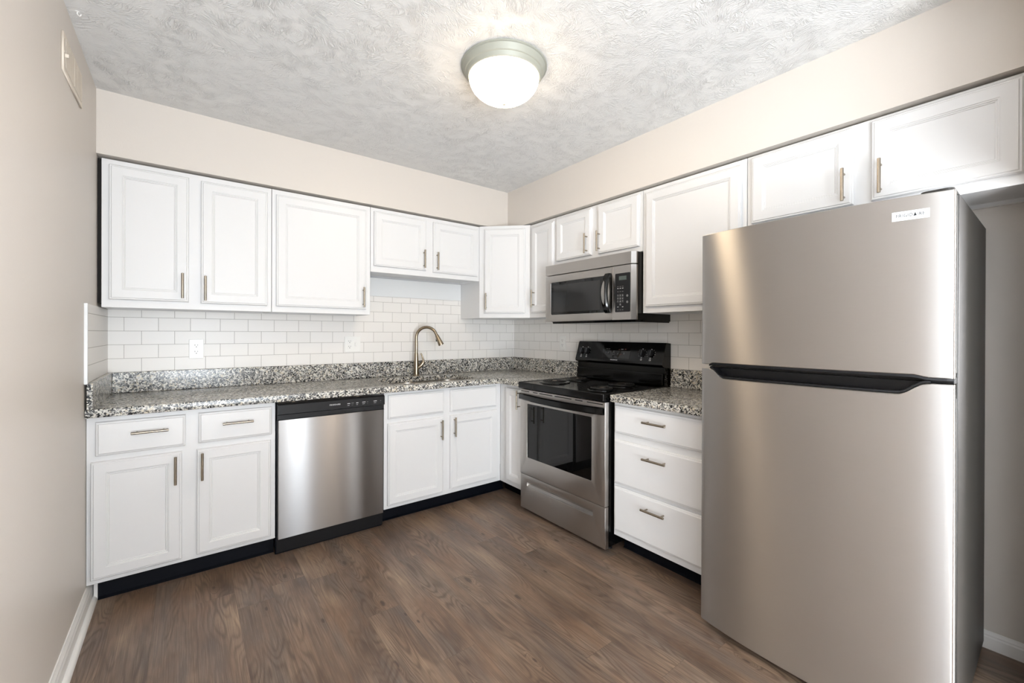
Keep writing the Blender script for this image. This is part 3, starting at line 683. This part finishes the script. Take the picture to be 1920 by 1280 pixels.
# ------------------------------------------------------------------ refrigerator
fr = thing('refrigerator', 'tall stainless steel top-freezer refrigerator with dark grey sides', 'refrigerator', (-.777, -2.300, 0), -90)
FW = .748; BUL = .033
obj('cabinet_body', B(.004, FW, .075, .752, .030, 1.650, bev=.004), M['darkgrey'], fr)
def fy_(x):
    s_ = (x / FW) * 2 - 1; y = -BUL * (1 - abs(s_) ** 2.6)
    e = min(x, FW - x)
    if e < .006: y += .006 * (1 - math.sqrt(max(0, 1 - ((.006 - e) / .006) ** 2)))
    return y
def fdoor(name, zb, zt, yb, mt, y_off=0.0):
    xs = [0, .001, .003, .006] + [.006 + (FW - .012) * k / 48 for k in range(1, 48)] + [FW - .006, FW - .003, FW - .001, FW]
    bm = bmesh.new(); c_ = []
    for x in xs:
        b_, t_ = zb(x), zt(x); y = fy_(x) + y_off
        c_.append([bm.verts.new(q) for q in ((x, yb, b_), (x, y + .002, b_), (x, y, b_ + .002), (x, y, t_ - .002), (x, y + .002, t_), (x, yb, t_))])
    for a, b in zip(c_, c_[1:]):
        for k in range(6): bm.faces.new((a[k], a[(k + 1) % 6], b[(k + 1) % 6], b[k]))
    bm.faces.new(c_[0]); bm.faces.new(c_[-1][::-1])
    return obj(name, bm, mt, fr, smooth=True)
def sm(a, b, x): s_ = min(1, max(0, (x - a) / (b - a))); return s_ * s_ * (3 - 2 * s_)
pocket = lambda x: 1.088 - .036 * sm(.043, .100, x) * (1 - sm(.628, .692, x))
up = lambda x: 1.106 + .007 * sm(.034, .052, x) * (1 - sm(.664, .694, x))
f1 = fdoor('freezer_door', up, lambda x: 1.6466, .028, M['steel']); f2 = fdoor('fresh_food_door', lambda x: .029, pocket, .028, M['steel'])
obj('door_liner', B(.002, FW - .002, .0285, .066, 1.118, 1.642, bev=.003), M['liner'], f1)
obj('door_liner', B(.002, FW - .002, .0285, .066, .034, 1.045, bev=.003), M['liner'], f2)
obj('gasket', B(.012, FW - .012, .066, .0748, 1.116, 1.640), M['blackplastic'], f1)
obj('gasket', B(.012, FW - .012, .066, .0748, .036, 1.086), M['blackplastic'], f2)
# black scooped handle between the doors
bm = bmesh.new(); xs = [.042 + (.700 - .042) * k / 60 for k in range(61)]; c_ = []
for x in xs:
    zt = pocket(x) + .0005; y = fy_(x)
    c_.append([bm.verts.new(q) for q in ((x, y + .001, zt), (x, y - .003, zt + .003), (x, y - .002, zt + .008), (x, y + .012, zt + .010), (x, .040, zt + .004), (x, .040, zt))])
for a, b in zip(c_, c_[1:]):
    for k in range(6): bm.faces.new((a[k], a[(k + 1) % 6], b[(k + 1) % 6], b[k]))
bm.faces.new(c_[0]); bm.faces.new(c_[-1][::-1])
box(bm, .044, .700, .034, .064, 1.046, 1.090)
obj('handle', bm, M['blackplastic'], f2, smooth=True)
bm = bmesh.new(); c_ = []
for x in [.035 + (.712) * k / 50 for k in range(51)]:
    b_ = up(x) - .0005; y = fy_(x) + .003
    c_.append([bm.verts.new(q) for q in ((x, y, b_ - .007), (x, y, b_), (x, .066, b_), (x, .066, b_ - .007))])
for a, b in zip(c_, c_[1:]):
    for k in range(4): bm.faces.new((a[k], a[(k + 1) % 4], b[(k + 1) % 4], b[k]))
bm.faces.new(c_[0]); bm.faces.new(c_[-1][::-1]); obj('handle', bm, M['blackplastic'], f1)
bm = bmesh.new(); box(bm, FW - .05, FW - .002, .020, .074, 1.0885, 1.0985, .002); hg = obj('hinge', bm, M['blackplastic'], fr)
bm = bmesh.new(); lathe(bm, [(0, 1.0985), (.006, 1.0985), (.006, 1.101), (0, 1.102)], FW - .022, .022, 12); obj('hinge_pin', bm, M['nickel'], hg)
bm = bmesh.new(); prism(bm, rrect(FW - .075, FW - .004, .006, .110, .016, 5), 1.6475, 1.656); obj('hinge_cover', bm, M['darkgrey'], fr)
bd = bmesh.new(); xa, xb_ = .615, .697
ya, yb2 = fy_(xa), fy_(xb_)
ang_ = math.atan2(yb2 - ya, xb_ - xa); Lb = math.hypot(xb_ - xa, yb2 - ya)
box(bd, 0, Lb, -.0022, -.0002, 0, .0275, .0006)
bo = obj('badge', bd, M['badge'], f1, (xa, ya - .0010, 1.5750), rot=(0, 0, ang_))
text('FRIGID\u0394IRE', .010, -.0026, .0100, Lb - .020, .0100, mat('charcoal_print', c((38, 40, 42)), 0.5), bo)
obj('toe_grille', B(.010, FW - .006, .060, .074, .004, .029), M['blackplastic'], fr)
for x in (.045, FW - .05):
    bm = bmesh.new(); lathe(bm, [(0, 0), (.016, 0), (.016, .008), (.007, .010), (.007, .030), (0, .030)], x, .048, 16); obj('foot', bm, M['nickel'], fr, smooth=True)
for y in (.12, .70):
    for x in (.05, FW - .05):
        bm = bmesh.new(); lathe(bm, [(0, 0), (.02, 0), (.02, .030), (0, .030)], x, y, 12); obj('roller', bm, M['blackplastic'], fr)

# ------------------------------------------------------------------ ceiling light
lt = thing('ceiling_light', 'round flush-mount ceiling light with lit frosted glass bowl', 'ceiling light', (-1.377, -1.695, 2.275))
bm = bmesh.new(); lathe(bm, [(0, .1548), (.190, .1548), (.1925, .152), (.1925, .149), (.189, .146), (.1865, .1455), (.178, .128), (.1765, .124), (.174, .122), (.171, .121), (.165, .110), (.163, .106), (.159, .103), (.153, .108), (0, .112)], 0, 0, 96)
obj('pan', bm, M['pewter'], lt, smooth=True)
bm = bmesh.new(); prof = [(0.0, .0)]
for k in range(1, 19):
    a = R(90 * k / 18); prof.append((.1575 * math.sin(a) ** .95, .104 * (1 - math.cos(a)) ** .95))
lathe(bm, prof + [(.152, .107)], 0, 0, 96); obj('glass_bowl', bm, M['lamp'], lt, smooth=True)
bm = bmesh.new(); lathe(bm, [(0, -.016), (.006, -.0145), (.0095, -.010), (.0095, -.006), (.006, -.0005), (0, -.0002)], 0, 0, 20); obj('finial', bm, M['finial'], lt, smooth=True)

# ------------------------------------------------------------------ outlets
def receptacle(root, x, z):
    bm = curve_plate([rrect(x - .017, x + .017, z - .033, z + .033, .003, 3)], 0, .0015); bmesh.ops.rotate(bm, verts=bm.verts, cent=(0, 0, 0), matrix=Matrix.Rotation(R(90), 3, 'X')); bmesh.ops.translate(bm, verts=bm.verts, vec=(0, -.005, 0))
    rc = obj('receptacle', bm, M['plastic'], root)
    bm = bmesh.new()
    for s_ in (-1, 1):
        zc = z + s_ * .0195
        box(bm, x - .0078, x - .0056, -.0072, -.0064, zc, zc + .008); box(bm, x + .0056, x + .0078, -.0072, -.0064, zc + .001, zc + .0075)
        cyl_y(bm, x, zc - .007, .0026, -.0064, -.0072, 12)
    obj('slots', bm, M['slot'], rc)
def outlet(name, label, loc, rz, w_, n):
    r_ = thing(name, label, 'outlet', loc, rz, 'wall outlets')
    obj('cover_plate', B(0, w_, -.0055, -.0004, 0, .116, bev=.002), M['plastic'], r_)
    receptacle(r_, .036, .058)
    if n == 2:
        bm = bmesh.new(); box(bm, w_ - .042, w_ - .030, -.0120, -.0050, .045, .070, .002); obj('switch_toggle', bm, M['plastic'], r_)
        obj('switch_slot', B(w_ - .046, w_ - .026, -.0062, -.0052, .038, .078), M['trim'], r_)
outlet('wall_outlet', 'white duplex outlet on the tile left of the dishwasher, nearest the left wall', (-2.500, -.009, 1.072), 0, .072, 1)
outlet('outlet_and_switch', 'wide white outlet and switch plate on the tile left of the faucet', (-1.589, -.009, 1.088), 0, .116, 2)
outlet('wall_outlet', 'white duplex outlet on the right wall tile beside the range', (-.009, -.640, 1.095), -90, .072, 1)

# ------------------------------------------------------------------ wall register and ceiling hook
vr = thing('wall_register', 'cream louvred air register high on the left wall', 'vent', (XL, -1.070, 2.164), 90)
fw, fh = .335, .138
bm = curve_plate([[(0, 0), (fw, 0), (fw, fh), (0, fh)], [(.018, .016), (.018, fh - .016), (fw - .018, fh - .016), (fw - .018, .016)]], 0, .0065, .0015)
bmesh.ops.rotate(bm, verts=bm.verts, cent=(0, 0, 0), matrix=Matrix.Rotation(R(90), 3, 'X')); bmesh.ops.translate(bm, verts=bm.verts, vec=(0, -.0003, 0))
obj('frame', bm, M['vent'], vr)
bm = bmesh.new()
for k in range(24):
    x = .021 + k * .0123; prism(bm, [(x, -.0095), (x + .0015, -.0100), (x + .0085, -.0015), (x + .0070, -.001)], .016, fh - .016)
box(bm, .164, .171, -.0102, -.001, .0161, fh - .0161); obj('louvres', bm, M['vent'], vr)
obj('lever', B(.0215, .025, -.016, -.004, .055, .068, bev=.001), M['vent'], vr)
for x in (.009, fw - .009):
    bm = bmesh.new(); cyl_y(bm, x, fh / 2, .0035, -.0066, -.0080, 12); obj('screw', bm, M['vent'], vr)
hk = bmesh.new(); K = .6
tube(hk, [tuple(K * q for q in p) for p in ((0, 0, -.002), (0, 0, -.012), (.003, 0, -.019), (.009, 0, -.023), (.015, 0, -.020), (.017, 0, -.014), (.016, 0, -.009))], .0019, 10); lathe(hk, [(0, 0), (.006, 0), (.006, -.002), (0, -.003)], 0, 0, 16)
tag(obj('ceiling_hook', hk, M['trim'], None, (-2.838, -.985, ZC), smooth=True), 'small white hook in the ceiling near the left wall', 'hook')
